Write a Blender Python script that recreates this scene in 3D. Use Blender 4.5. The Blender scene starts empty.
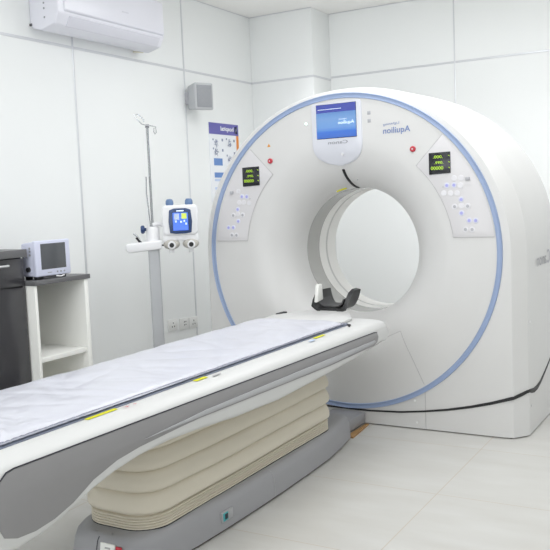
import bpy, bmesh, math, random
from mathutils import Vector, Matrix, noise
random.seed(4)
C = bpy.context.scene.collection
PI = math.pi

# ------------------------------------------------------------------ materials
def mat(name, col, rough=.5, metal=0, coat=0, emit=None, estr=1, spec=.5, bump=None, var=None, trans=0, sss=0):
    m = bpy.data.materials.new(name); m.use_nodes = True
    nt = m.node_tree; b = nt.nodes['Principled BSDF']
    b.inputs['Base Color'].default_value = (*col, 1)
    b.inputs['Roughness'].default_value = rough
    b.inputs['Metallic'].default_value = metal
    b.inputs['Coat Weight'].default_value = coat
    b.inputs['Coat Roughness'].default_value = .08
    b.inputs['Specular IOR Level'].default_value = spec
    if trans: b.inputs['Transmission Weight'].default_value = trans
    if emit:
        b.inputs['Emission Color'].default_value = (*emit, 1); b.inputs['Emission Strength'].default_value = estr
    tc = nt.nodes.new('ShaderNodeTexCoord')
    nz = nt.nodes.new('ShaderNodeTexNoise')
    nt.links.new(tc.outputs['Object'], nz.inputs['Vector'])
    sc, amt = var or (6, .015)
    nz.inputs['Scale'].default_value = sc; nz.inputs['Detail'].default_value = 4
    mx = nt.nodes.new('ShaderNodeMix'); mx.data_type = 'RGBA'
    mx.inputs['A'].default_value = (*[c*(1-amt) for c in col], 1)
    mx.inputs['B'].default_value = (*[min(1, c*(1+amt)) for c in col], 1)
    nt.links.new(nz.outputs['Fac'], mx.inputs['Factor'])
    nt.links.new(mx.outputs['Result'], b.inputs['Base Color'])
    if bump:
        n2 = nt.nodes.new('ShaderNodeTexNoise'); n2.inputs['Scale'].default_value = bump[0]; n2.inputs['Detail'].default_value = 3
        nt.links.new(tc.outputs['Object'], n2.inputs['Vector'])
        bp = nt.nodes.new('ShaderNodeBump'); bp.inputs['Strength'].default_value = bump[1]; bp.inputs['Distance'].default_value = .01
        nt.links.new(n2.outputs['Fac'], bp.inputs['Height']); nt.links.new(bp.outputs['Normal'], b.inputs['Normal'])
    return m

def floor_mat():
    m = bpy.data.materials.new('glossy_tile'); m.use_nodes = True
    nt = m.node_tree; b = nt.nodes['Principled BSDF']; N = nt.nodes.new; L = nt.links.new
    geo = N('ShaderNodeNewGeometry'); sep = N('ShaderNodeSeparateXYZ'); L(geo.outputs['Position'], sep.inputs[0])
    def joint(sock, off, size):
        a = N('ShaderNodeMath'); a.operation = 'ADD'; a.inputs[1].default_value = off; L(sock, a.inputs[0])
        d = N('ShaderNodeMath'); d.operation = 'PINGPONG'; d.inputs[1].default_value = size/2; L(a.outputs[0], d.inputs[0])
        g = N('ShaderNodeMath'); g.operation = 'LESS_THAN'; g.inputs[1].default_value = .0022; L(d.outputs[0], g.inputs[0])
        return g.outputs[0]
    jx = joint(sep.outputs['X'], 1.172+.7*20, .7); jy = joint(sep.outputs['Y'], -3.362+.7*20, .7)
    mxm = N('ShaderNodeMath'); mxm.operation = 'MAXIMUM'; L(jx, mxm.inputs[0]); L(jy, mxm.inputs[1])
    mp = N('ShaderNodeMapping'); mp.inputs['Scale'].default_value = (1.2, 4.5, 1); L(geo.outputs['Position'], mp.inputs[0])
    nz = N('ShaderNodeTexNoise'); nz.inputs['Scale'].default_value = 2.2; nz.inputs['Detail'].default_value = 6; L(mp.outputs[0], nz.inputs['Vector'])
    cr = N('ShaderNodeValToRGB'); cr.color_ramp.elements[0].position = .3; cr.color_ramp.elements[1].position = .7
    cr.color_ramp.elements[0].color = (.52, .51, .485, 1); cr.color_ramp.elements[1].color = (.565, .56, .54, 1)
    L(nz.outputs['Fac'], cr.inputs[0])
    mx = N('ShaderNodeMix'); mx.data_type = 'RGBA'; mx.inputs['B'].default_value = (.46, .39, .31, 1)
    sc = N('ShaderNodeMath'); sc.operation = 'MULTIPLY'; sc.inputs[1].default_value = .75; L(mxm.outputs[0], sc.inputs[0])
    L(sc.outputs[0], mx.inputs['Factor']); L(cr.outputs[0], mx.inputs['A']); L(mx.outputs['Result'], b.inputs['Base Color'])
    b.inputs['Roughness'].default_value = .3; b.inputs['Specular IOR Level'].default_value = .35
    return m

M = dict(
    wall=mat('white_laminate_panel', (.88, .895, .895), .42, spec=.25, var=(2, .01)),
    ceil=mat('ceiling_paint', (.93, .92, .905), .8),
    alu=mat('aluminium_strip', (.70, .71, .74), .3, .35),
    floor=floor_mat(),
    shell=mat('gantry_white', (.665, .66, .655), .38, spec=.4),
    plate=mat('panel_plate', (.66, .645, .66), .4),
    seam=mat('seam_grey', (.46, .45, .46), .6),
    black=mat('black_rubber', (.012, .012, .014), .5),
    blue=mat('accent_blue', (.29, .37, .56), .35),
    mylar=mat('scan_window_grey', (.42, .415, .40), .25, .1),
    lit_bore=mat('bore_lit_white', (.88, .87, .85), .4),
    lbl=mat('logo_blue', (.18, .25, .48), .5),
    lgrey=mat('logo_grey', (.33, .34, .37), .5),
    bezel=mat('bezel_lavender', (.67, .68, .74), .3, coat=.15),
    scr_top=mat('screen_navy', (.03, .04, .2), .2, emit=(.055, .075, .30), estr=2.8),
    digit=mat('digit_green', (.3, .5, .02), .4, emit=(.40, .58, .05), estr=1.6),
    dispblk=mat('display_black', (.012, .013, .018), .2),
    btn_b=mat('button_blue', (.38, .39, .76), .4),
    btn_bg=mat('button_pale', (.67, .67, .77), .4),
    btn_g=mat('button_grey', (.42, .42, .45), .5),
    btn_w=mat('button_white', (.72, .71, .74), .4),
    red=mat('red_plastic', (.50, .03, .05), .35),
    orange=mat('warning_orange', (.65, .28, .03), .5),
    yellow=mat('yellow_label', (.72, .70, .02), .5),
    white=mat('white_plastic', (.84, .84, .84), .35),
    led=mat('green_led', (.6, .85, .75), .3, emit=(.75, 1, .9), estr=4),
    frame=mat('table_white', (.60, .60, .595), .42, spec=.45),
    panel=mat('table_grey', (.255, .25, .255), .38, spec=.4),
    panelL=mat('table_light_grey', (.38, .38, .395), .38),
    base=mat('base_grey', (.31, .31, .325), .4),
    dark=mat('dark_line', (.02, .02, .03), .5),
    plinth=mat('plinth_shadow_brown', (.07, .045, .03), .7),
    wood=mat('raw_wood', (.38, .22, .09), .7, var=(30, .3)),
    bellow=mat('bellows_beige', (.66, .61, .51), .55, var=(5, .03), bump=(22, .12)),
    cradle=mat('couch_grey', (.16, .18, .24), .35),
    sheet=mat('mattress_vinyl', (.585, .59, .655), .33, coat=.2, bump=(7, .12)),
    skirt=mat('plastic_skirt', (.22, .23, .29), .2, coat=.5, bump=(30, .5)),
    carbon=mat('carbon_black', (.014, .014, .015), .42),
    pad=mat('grey_pad', (.06, .06, .062), .6),
    foam=mat('foam_white', (.78, .78, .75), .8),
    post=mat('post_grey', (.42, .43, .45), .4),
    steel=mat('steel_rod', (.45, .46, .48), .25, .9),
    pale=mat('pale_plastic', (.78, .78, .80), .35),
    beige=mat('syringe_collar', (.50, .48, .44), .45),
    navy=mat('navy_trim', (.025, .055, .15), .35),
    knobb=mat('knob_blue', (.12, .2, .36), .4),
    inj_scr=mat('injector_screen', (.05, .1, .5), .2, emit=(.10, .24, .75), estr=3.0),
    scr_y=mat('screen_yellow', (.5, .6, .1), .3, emit=(.5, .65, .1), estr=2.6),
    scr_w=mat('screen_text', (.7, .8, .9), .3, emit=(.65, .78, .95), estr=3.4),
    ac=mat('ac_white', (.80, .80, .87), .3, coat=.2),
    ac2=mat('ac_louver', (.70, .70, .77), .35),
    acd=mat('ac_dark', (.12, .12, .13), .6),
    acy=mat('ac_tape', (.75, .72, .6), .6),
    spk=mat('speaker_grey', (.48, .49, .51), .5),
    grille=mat('speaker_grille', (.30, .31, .33), .6, var=(300, .35)),
    paper=mat('paper', (.84, .86, .9), .4),
    p_head=mat('poster_purple', (.13, .12, .42), .4),
    p_or=mat('poster_orange', (.80, .27, .04), .4),
    p_bl=mat('poster_blue', (.13, .26, .58), .4),
    p_lb=mat('poster_pale_blue', (.55, .65, .85), .4),
    p_pe=mat('poster_peach', (.82, .55, .42), .4),
    p_tx=mat('poster_text', (.25, .28, .4), .4),
    cab=mat('cabinet_charcoal', (.036, .035, .040), .2, coat=.4, var=(3, .12)),
    ctop=mat('worktop_grey', (.13, .13, .135), .45),
    shelfm=mat('shelf_white', (.86, .86, .83), .45),
    mon=mat('monitor_lavender', (.64, .66, .80), .4),
    monscr=mat('monitor_glass', (.085, .09, .10), .18, coat=.3),
    hole=mat('socket_slot', (.05, .05, .05), .6),
    sock=mat('socket_white', (.80, .80, .79), .4),
    teal=mat('teal_label', (.05, .35, .38), .5),
    handle=mat('handle_steel', (.75, .75, .76), .3, .7),
)
def grad_screen():
    m = bpy.data.materials.new('screen_gradient'); m.use_nodes = True
    nt = m.node_tree; b = nt.nodes['Principled BSDF']; N = nt.nodes.new; L = nt.links.new
    tc = N('ShaderNodeTexCoord'); sp = N('ShaderNodeSeparateXYZ'); L(tc.outputs['Generated'], sp.inputs[0])
    cr = N('ShaderNodeValToRGB'); e = cr.color_ramp.elements
    e[0].position = 0; e[0].color = (.05, .17, .68, 1); e[1].position = 1; e[1].color = (.16, .34, .70, 1)
    a = cr.color_ramp.elements.new(.22); a.color = (.05, .2, .8, 1)
    a = cr.color_ramp.elements.new(.4); a.color = (.20, .43, .86, 1)
    a = cr.color_ramp.elements.new(.75); a.color = (.24, .46, .82, 1)
    L(sp.outputs['Z'], cr.inputs[0]); L(cr.outputs[0], b.inputs['Emission Color'])
    b.inputs['Emission Strength'].default_value = 3.2; b.inputs['Base Color'].default_value = (.02, .04, .1, 1); b.inputs['Roughness'].default_value = .2
    return m
M['scr'] = grad_screen()

# ------------------------------------------------------------------ mesh tools (coordinates in metres, world space unless a thing is rotated)
def thing(name, label, cat, loc=(0, 0, 0), rz=0, group=None):
    o = bpy.data.objects.new(name, None); C.objects.link(o)
    o.location = loc; o.rotation_euler = (0, 0, rz); o.empty_display_size = .1
    o['label'] = label; o['category'] = cat
    if group: o['group'] = group
    return o
def root_of(o):
    while o.parent: o = o.parent
    return o
class MB:
    def __init__(s): s.v = []; s.f = []
    def add(s, vs, fs):
        n = len(s.v); s.v += [tuple(v) for v in vs]; s.f += [tuple(n+i for i in f) for f in fs]; return s
    def box(s, a, b):
        x0, y0, z0 = a; x1, y1, z1 = b
        return s.add([(x0,y0,z0),(x1,y0,z0),(x1,y1,z0),(x0,y1,z0),(x0,y0,z1),(x1,y0,z1),(x1,y1,z1),(x0,y1,z1)],
                     [(0,3,2,1),(4,5,6,7),(0,1,5,4),(1,2,6,5),(2,3,7,6),(3,0,4,7)])
    def prism(s, poly, f0, f1):            # poly 2d; f0/f1 map (a,b)->xyz
        n = len(poly)
        vs = [f0(p) for p in poly]+[f1(p) for p in poly]
        return s.add(vs, [tuple(range(n))[::-1], tuple(range(n, 2*n))]+[(i, (i+1) % n, n+(i+1) % n, n+i) for i in range(n)])
    def tube(s, pts, r, seg=8, r2=None, closed=False):
        pts = [Vector(p) for p in pts]; n = len(pts); rings = []
        up = None
        for i, p in enumerate(pts):
            if closed: t = (pts[(i+1) % n]-pts[i-1]).normalized()
            else: t = (pts[min(i+1, n-1)]-pts[max(i-1, 0)]).normalized()
            if up is None:
                up = Vector((0, 0, 1)) if abs(t.z) < .9 else Vector((1, 0, 0))
            a = (up - t*up.dot(t)).normalized(); b = t.cross(a); up = a
            rr = r if r2 is None else r+(r2-r)*i/(n-1)
            rings.append([p+a*rr*math.cos(2*PI*k/seg)+b*rr*math.sin(2*PI*k/seg) for k in range(seg)])
        vs = [v for R in rings for v in R]; fs = []
        for i in range(n if closed else n-1):
            j = (i+1) % n
            for k in range(seg): fs.append((i*seg+k, i*seg+(k+1) % seg, j*seg+(k+1) % seg, j*seg+k))
        if not closed: fs += [tuple(range(seg))[::-1], tuple((n-1)*seg+k for k in range(seg))]
        return s.add(vs, fs)
    def lathe(s, prof, base=(0, 0, 0), axis='z', seg=24):     # prof [(r,h)]
        vs = []; fs = []; n = len(prof)
        for k in range(seg):
            a = 2*PI*k/seg; c, d = math.cos(a), math.sin(a)
            for r, h in prof:
                p = {'z': (r*c, r*d, h), 'y': (r*c, h, r*d), 'x': (h, r*c, r*d)}[axis]
                vs.append((base[0]+p[0], base[1]+p[1], base[2]+p[2]))
        for k in range(seg):
            k2 = (k+1) % seg
            for i in range(n-1): fs.append((k*n+i, k2*n+i, k2*n+i+1, k*n+i+1))
        fs.append(tuple(k*n for k in range(seg))); fs.append(tuple(k*n+n-1 for k in range(seg)))
        return s.add(vs, fs)
    def grid(s, rows, cu=False, cv=False):
        nr = len(rows); nc = len(rows[0]); vs = [p for r in rows for p in r]; fs = []
        for i in range(nr if cu else nr-1):
            for j in range(nc if cv else nc-1):
                a, b = (i+1) % nr, (j+1) % nc
                fs.append((i*nc+j, i*nc+b, a*nc+b, a*nc+j))
        return s.add(vs, fs)
    def build(s, name, m, parent=None, bevel=0, smooth=35, segs=2, local=False, kind=None, label=None, fix=True):
        me = bpy.data.meshes.new(name)
        if parent and not local:
            r = root_of(parent)
            inv = (Matrix.Translation(r.location) @ Matrix.Rotation(r.rotation_euler.z, 4, 'Z')).inverted()
            vs = [tuple(inv @ Vector(v)) for v in s.v]
        else: vs = s.v
        me.from_pydata(vs, [], s.f); me.validate()
        bm = bmesh.new(); bm.from_mesh(me)
        bmesh.ops.remove_doubles(bm, verts=bm.verts, dist=1e-5)
        if fix: bmesh.ops.recalc_face_normals(bm, faces=bm.faces)
        if bevel:
            ed = [e for e in bm.edges if len(e.link_faces) == 2 and e.calc_face_angle(0) > math.radians(28)]
            bmesh.ops.bevel(bm, geom=ed, offset=bevel, segments=segs, profile=.5, affect='EDGES', clamp_overlap=True)
        bm.to_mesh(me); bm.free()
        if smooth: me.shade_smooth(); me.set_sharp_from_angle(angle=math.radians(smooth))
        me.materials.append(M[m])
        o = bpy.data.objects.new(name, me); C.objects.link(o)
        if parent: o.parent = parent
        if kind: o['kind'] = kind
        if label: o['label'] = label
        return o
def struct(name, mb, m, bevel=0):
    return mb.build(name, m, None, bevel=bevel, smooth=0 if not bevel else 35, kind='structure')
def box(a, b): return MB().box(a, b)

def text_mb(txt, org, u, v, w, h=None, depth=.001, mirror=True, bold=0):
    """lettering centred on org; u = rightwards in the photo, v = up; mirrored like the photograph"""
    cu = bpy.data.curves.new('t', 'FONT'); cu.body = txt; cu.size = 1; cu.extrude = 0; cu.resolution_u = 3; cu.offset = bold
    to = bpy.data.objects.new('t', cu); C.objects.link(to)
    dg = bpy.context.evaluated_depsgraph_get(); me = bpy.data.meshes.new_from_object(to.evaluated_get(dg))
    vs = [w_.co.copy() for w_ in me.vertices]; fs = [tuple(p.vertices) for p in me.polygons]
    bpy.data.objects.remove(to); bpy.data.curves.remove(cu); bpy.data.meshes.remove(me)
    x0 = min(p.x for p in vs); x1 = max(p.x for p in vs); y0 = min(p.y for p in vs); y1 = max(p.y for p in vs)
    sx = w/(x1-x0); sy = sx if h is None else h/(y1-y0)
    u = Vector(u); v = Vector(v); nrm = u.cross(v).normalized()
    out = []
    for p in vs:
        a = (p.x-(x0+x1)/2)*sx*(-1 if mirror else 1); b = (p.y-(y0+y1)/2)*sy
        out.append(Vector(org)+u*a+v*b+nrm*depth)
    m = MB(); m.add(out, fs); return m
def text(name, txt, m, parent, org, u, v, w, h=None, depth=.001, mirror=True, bold=0, local=False):
    return text_mb(txt, org, u, v, w, h, depth, mirror, bold).build(name, m, parent, smooth=0, local=local, fix=False)

# ------------------------------------------------------------------ camera
F = 812.9; yaw, roll, pitch = .526, .042, -.089
R = (Matrix.Rotation(yaw, 3, 'Z') @ Matrix.Rotation(pitch, 3, 'X') @ Matrix.Rotation(roll, 3, 'Y'))
cam = bpy.data.cameras.new('camera'); co = bpy.data.objects.new('camera', cam); C.objects.link(co)
rt, fw, up = R @ Vector((1, 0, 0)), R @ Vector((0, 1, 0)), R @ Vector((0, 0, 1))
mw = Matrix.Identity(4)
for i in range(3): mw[i][0] = rt[i]; mw[i][1] = up[i]; mw[i][2] = -fw[i]
mw.translation = Vector((0, 0, 1.315)); co.matrix_world = mw
cam.sensor_width = 36; cam.lens = F/550*36; cam.clip_start = .02
bpy.context.scene.camera = co

# ------------------------------------------------------------------ room
XL, XR, YB, YF, ZC = -3.585, 2.2, 6.24, -1.6, 2.85
struct('floor', box((XL-.1, YF-.1, -.1), (XR+.1, YB+.1, 0)), 'floor')
struct('ceiling', box((XL-.1, YF-.1, ZC), (XR+.1, YB+.1, ZC+.1)), 'ceil')
struct('wall_left', box((XL-.1, YF-.1, 0), (XL, YB+.1, ZC)), 'wall')
struct('wall_back', box((XL, YB, 0), (XR, YB+.1, ZC)), 'wall')
struct('wall_right', box((XR, YF-.1, 0), (XR+.1, YB+.1, ZC)), 'wall')
struct('wall_front', box((XL, YF-.1, 0), (XR, YF, ZC)), 'wall')
struct('wall_column', box((XL, 5.92, 0), (-3.005, YB, ZC)), 'wall', .004)
ZS = 2.312; t = 0
def trim(a, b):
    global t
    t += 1; struct('trim_%d' % t, box(a, b), 'alu', .0015)
w = .0085; d = .003
trim((XL, YF, ZS-w), (XL+d, 5.916, ZS+w))
for y in (1.51, 2.66, 3.815, 4.965): trim((XL, y-w*.8, 0), (XL+d*1.4, y+w*.8, ZC))
trim((XL, 5.92-d, ZS-w), (-3.003, 5.92, ZS+w)); trim((-3.005, 5.92, ZS-w), (-3.001, YB-.004, ZS+w))
trim((-3.0, YB-d, ZS-w+.02), (XR, YB, ZS+w+.02))
for x in (-1.945, -.60, .75): 
    trim((x-w*.6, YB-d*1.4, 0), (x+w*.6, YB, ZC))
trim((XL, 1, ZC-.006), (XL+.006, 5.916, ZC)); trim((-3.0, YB-.006, ZC-.006), (XR, YB, ZC)); trim((XL+.006, 5.914, ZC-.006), (-3.0, 5.92, ZC))

# ------------------------------------------------------------------ CT gantry
GX, GZ, GY = -2.02, 1.004, 4.29
G = thing('ct_scanner_gantry', 'large white ring-shaped CT scanner gantry with light blue rim, behind the couch', 'CT scanner', (GX, 4.7, 0))
def outline(a, b, z=GZ, n=72, ns=14, nb=24, e=1):
    pts = [(GX+a*math.copysign(abs(math.cos(PI*i/n))**e, math.cos(PI*i/n)), GZ+b*math.sin(PI*i/n)**e) for i in range(n+1)]           # right -> top -> left
    pts += [(GX-a, GZ-z*i/ns) for i in range(1, ns+1)]
    pts += [(GX-a+2*a*i/nb, GZ-z) for i in range(1, nb+1)]
    pts += [(GX+a, GZ-z+z*i/ns) for i in range(1, ns)]
    return pts
Z0 = .006
of0 = outline(.905, .922, GZ-Z0); of = outline(.957, .934, GZ-Z0); om = outline(1.0, .946, GZ-Z0); os_ = outline(1.023, .952, GZ-Z0, e=.97); osr = outline(1.030, .962, GZ-Z0, e=.955); orr = outline(.985, .925, GZ-Z0, e=.96)
rows = []
angs = [math.atan2(z-GZ, x-GX) for x, z in of]
def circ(r, y): return [(GX+r*math.cos(a), y, GZ+r*math.sin(a)) for a in angs]
def funnel(tt): return .66-.28*math.sin(tt), 4.55-.26*math.cos(tt)
prof = [(.56, 5.18), (.50, 5.10), (.43, 5.01), (.38, 4.965), (.38, 4.84), (.385, 4.835), (.385, 4.825), (.38, 4.82), (.38, 4.725), (.388, 4.72), (.388, 4.56), (.38, 4.555)]
prof += [funnel(PI/2*(1-i/20)) for i in range(21)] + [(.75, GY), (.82, GY), (.90, GY)]
for r, y in prof: rows.append(circ(r, y))
def ring2(o, y): return [(x, y, z) for x, z in o]
def mixo(a, b, k): return [(p[0]*(1-k)+q[0]*k, p[1]*(1-k)+q[1]*k) for p, q in zip(a, b)]
rows.append([(x, GY+.0002, max(z, Z0)) for x, z in of0]); rows.append(ring2(mixo(of, os_, .04), GY+.008)); rows.append(ring2(mixo(of, os_, .85), 4.368)); rows.append(ring2(os_, 4.385)); rows.append(ring2(mixo(os_, osr, .5), 4.62)); rows.append(ring2(osr, 4.85))
rows.append(ring2(osr, 5.07)); rows.append(ring2(mixo(osr, orr, .3), 5.13)); rows.append(ring2(orr, 5.18))
m = MB(); m.grid(rows, cu=False, cv=True)
n0 = len(rows[0]); last = (len(rows)-1)*n0
m.f += [(last+i, last+(i+1) % n0, (i+1) % n0, i) for i in range(n0)]
m.build('gantry_housing', 'shell', G, smooth=28)
# scan window lining
mb = MB(); rw = []
for r, y in ((.3795, 4.557), (.3795, 4.722), (.387, 4.722), (.387, 4.557)):
    rw.append([(GX+r*math.cos(2*PI*k/96), y, GZ+r*math.sin(2*PI*k/96)) for k in range(96)])
mb.grid(rw, cu=True, cv=True); mb.build('scan_window_band', 'mylar', G, smooth=40, label='grey band lining the bore')
for ya_, yb2 in ((4.727, 4.816), (4.842, 4.962)):  # added sleeves, whiter than the housing to brighten the dim bore
    rw = []
    for r, y in ((.3792, ya_), (.3792, yb2), (.384, yb2), (.384, ya_)):
        rw.append([(GX+r*math.cos(2*PI*k/96), y, GZ+r*math.sin(2*PI*k/96)) for k in range(96)])
    MB().grid(rw, cu=True, cv=True).build('bore_lit_sleeve', 'lit_bore', G, smooth=40)
# accent ring
rw = []
for r, dy in ((.888, .004), (.888, -.002), (.8905, -.006), (.897, -.0035), (.903, -.003), (.909, -.0035), (.9155, -.007), (.918, -.002), (.918, .004)):
    rw.append([(GX-.005+r*1.006*math.cos(2*PI*k/160), GY+dy, GZ+r*math.sin(2*PI*k/160)) for k in range(160)])
MB().grid(rw, cu=True, cv=True).build('accent_ring', 'blue', G, smooth=40, label='light blue ring around the face')

def surf(x, z):
    r = math.hypot(x-GX, z-GZ)
    if r >= .66: return GY
    if r <= .38: return 4.55
    return 4.55-.26*math.sqrt(1-((.66-r)/.28)**2)
def seam(pts, name='panel_seam', r=.0016, m='seam', parent=None, sub=10):
    q = []
    for a, b in zip(pts, pts[1:]):
        for i in range(sub): 
            x = a[0]+(b[0]-a[0])*i/sub; z = a[1]+(b[1]-a[1])*i/sub; q.append((x, surf(x, z)-.0002, z))
    x, z = pts[-1]; q.append((x, surf(x, z)-.0002, z))
    return MB().tube(q, r, 6).build(name, m, parent or G, smooth=40)
# lower service panel seams (trapezoid under the bore), both sides
seam([(-1.821, .493), (-1.76, .526), (-1.692, .557), (-1.615, .398), (-1.552, .262)])
seam([(-2.20, .47), (-2.28, .526), (-2.348, .557), (-2.425, .398), (-2.488, .262)])
seam([(-1.548, .235), (-1.548, .008)]); seam([(-2.492, .235), (-2.492, .008)])

# dark groove between upper covers and skirt, following the surface round the corner
gp = [(-2.98, .255), (-2.85, .19), (-2.6, .13), (-2.35, .098), (-2.174, .086), (-1.888, .082), (-1.70, .091), (-1.552, .109), (-1.42, .13), (-1.294, .157), (-1.18, .187), (-1.076, .220)]
def strip(pts, hw, name, out=.0035):
    """pts: (x,y,z) on surface with outward normal n; flat dark ribbon with depth"""
    mb = MB(); rw = []
    for (p, n), h in zip(pts, hw):
        p = Vector(p); p.x += .0072*min(1, max(0, (p.y-4.385)/.465))*(n[0] == 1); n = Vector(n); u = Vector((0, 0, 1))
        rw.append([p-n*.004-u*h, p+n*out-u*h, p+n*out+u*h, p-n*.004+u*h])
    mb.grid(rw, cv=True); k = len(rw)
    mb.f += [(3, 2, 1, 0), ((k-1)*4, (k-1)*4+1, (k-1)*4+2, (k-1)*4+3)]
    return mb.build(name, 'black', G, smooth=30)
P = [((x, GY, z), (0, -1, 0)) for x, z in gp[1:]]; H = [.0048]*6+[.005, .006, .007, .008, .009][:len(P)-6]
P += [((-1.058, GY+.006, .2245), (.5, -.86, 0)), ((-1.052, GY+.014, .227), (.8, -.6, 0)), ((-1.03, 4.331, .236), (.84, -.54, 0)), ((-1.006, 4.367, .2475), (.87, -.5, 0)), ((-.997, 4.39, .249), (1, 0, 0)), ((-.997, 4.43, .240), (1, 0, 0)),
      ((-.997, 4.49, .231), (1, 0, 0)), ((-.997, 4.56, .232), (1, 0, 0)), ((-.997, 4.64, .246), (1, 0, 0)), ((-.997, 4.76, .285), (1, 0, 0)), ((-.997, 4.9, .335), (1, 0, 0)), ((-.997, 5.0, .38), (1, 0, 0))]
H += [.0085, .0085, .0085, .0085, .009, .012, .013, .012, .009, .006, .005, .004]
H = (H+[.004]*40)[:len(P)]
strip(P, H, 'cover_groove')
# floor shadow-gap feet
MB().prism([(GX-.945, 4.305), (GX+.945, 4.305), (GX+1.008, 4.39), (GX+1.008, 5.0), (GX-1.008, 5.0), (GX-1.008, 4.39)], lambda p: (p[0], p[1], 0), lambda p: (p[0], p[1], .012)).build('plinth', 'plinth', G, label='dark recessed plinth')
for p in [(-1.61, .165), (-1.60, .04)]:
    MB().lathe([(.0001, -.003), (.006, -.003), (.007, 0.001), (.0001, .001)], (p[0], GY, p[1]), 'y', 12).build('cover_screw', 'white', G)
MB().lathe([(.0001, .003), (.006, .003), (.006, -.001), (.0001, -.001)], (-.997, 4.42, .16), 'x', 12).build('cover_screw', 'seam', G)
MB().lathe([(.0001, 0.003), (.006, .003), (.006, -.001), (.0001, -.001)], (-.997, 4.42, .62), 'x', 12).build('cover_screw', 'white', G)

# control panels
def control_panel(sg, disp, labels, btns, texts):
    pts = []
    a1 = math.radians(46.5)
    for i in range(17):
        a0 = math.asin(.082/.66); a = a1+(a0-a1)*i/16; pts.append((.66*math.cos(a), .66*math.sin(a)))
    for i in range(17):
        a0 = math.asin(.082/.881); a = a0+(a1-a0)*i/16; pts.append((.881*math.cos(a), .881*math.sin(a)))
    pts = [(GX+sg*p[0], GZ+p[1]) for p in pts]
    pan = MB().prism(pts, lambda p: (p[0], GY-.003, p[1]), lambda p: (p[0], GY+.004, p[1])).build('control_panel', 'plate', G, bevel=.001, label=labels)
    q = [(x, GY-.0022, z) for x, z in pts[33:]+pts[:18]]
    MB().tube(q, .0017, 6).build('panel_outline', 'seam', pan, smooth=40)
    cx, cz = disp
    ds = MB().prism([(cx-.06, cz+.057), (cx+.06, cz+.059), (cx+.06, cz-.056), (cx-.06, cz-.060)], lambda p: (p[0], GY-.008, p[1]), lambda p: (p[0], GY-.002, p[1])).build('digital_display', 'dispblk', pan, bevel=.0015, label='black readout with green digits')
    # third level is the limit: digits are sub-parts of the panel as well
    for tx, dx, dz, ww, hh in texts:
        text('display_digits', tx, 'digit', pan, (cx+dx, GY-.0085, cz+dz), (1, 0, 0), (0, 0, 1), ww, hh, depth=.0005, bold=.02)
    for z in (.034, .0, -.03)[:3]:
        MB().prism([(cx+.047, cz+z+.006), (cx+.056, cz+z+.006), (cx+.056, cz+z-.001)], lambda p: (p[0], GY-.0095, p[1]), lambda p: (p[0], GY-.0075, p[1])).build('display_marker', 'digit', pan, smooth=0)
    for x, z, k in btns:
        if k == 't':
            MB().lathe([(.0001, -.006), (.003, -.006), (.003, -.001), (.0001, -.001)], (x, GY, z), 'y', 8).build('indicator_dot', 'btn_g', pan)
            continue
        if k == 's':
            MB().box((x-.012, GY-.012, z-.009), (x+.012, GY-.002, z+.009)).build('key_switch', 'btn_g', pan, bevel=.003); continue
        rim = {'b': 'btn_bg', 'g': 'btn_w', 'w': 'btn_w'}[k]
        MB().lathe([(.0001, -.005), (.014, -.005), (.016, -.0035), (.016, -.002), (.0001, -.002)], (x, GY, z), 'y', 20).build('button', rim, pan)
        if k != 'w': MB().lathe([(.0001, -.0062), (.0078, -.0062), (.009, -.0045), (.0001, -.0045)], (x, GY, z), 'y', 16).build('button_symbol', {'b': 'btn_b', 'g': 'btn_g'}[k], pan)
bR = [(-1.354,1.404,'w'),(-1.316,1.404,'w'),(-1.279,1.398,'s'),(-1.415,1.360,'t'),(-1.394,1.367,'b'),(-1.355,1.367,'b'),(-1.320,1.364,'w'),(-1.413,1.326,'w'),(-1.375,1.324,'w'),(-1.339,1.323,'w'),(-1.317,1.289,'b'),(-1.354,1.252,'g'),(-1.317,1.255,'w'),(-1.283,1.252,'g'),(-1.317,1.216,'b'),(-1.276,1.175,'b'),(-1.241,1.174,'b'),(-1.297,1.128,'g'),(-1.261,1.127,'g')]
bL = [(-2.775,1.386,'s'),(-2.727,1.392,'w'),(-2.702,1.359,'b'),(-2.667,1.357,'b'),(-2.643,1.344,'t'),(-2.724,1.322,'w'),(-2.691,1.323,'w'),(-2.651,1.317,'w'),(-2.737,1.281,'b'),(-2.772,1.245,'g'),(-2.739,1.253,'w'),(-2.703,1.245,'g'),(-2.737,1.207,'b'),(-2.811,1.169,'b'),(-2.776,1.169,'b'),(-2.789,1.122,'g'),(-2.755,1.121,'g')]
dg = [('.000.', -.008, .034, .055, .016), ('.099.', -.003, .003, .05, .015), ('00000', -.014, -.026, .07, .019)]
control_panel(1, (-1.431, 1.489), 'control panel to the right of the bore', bR, dg)
control_panel(-1, (-2.629, 1.479), 'control panel to the left of the bore', bL, dg)

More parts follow.
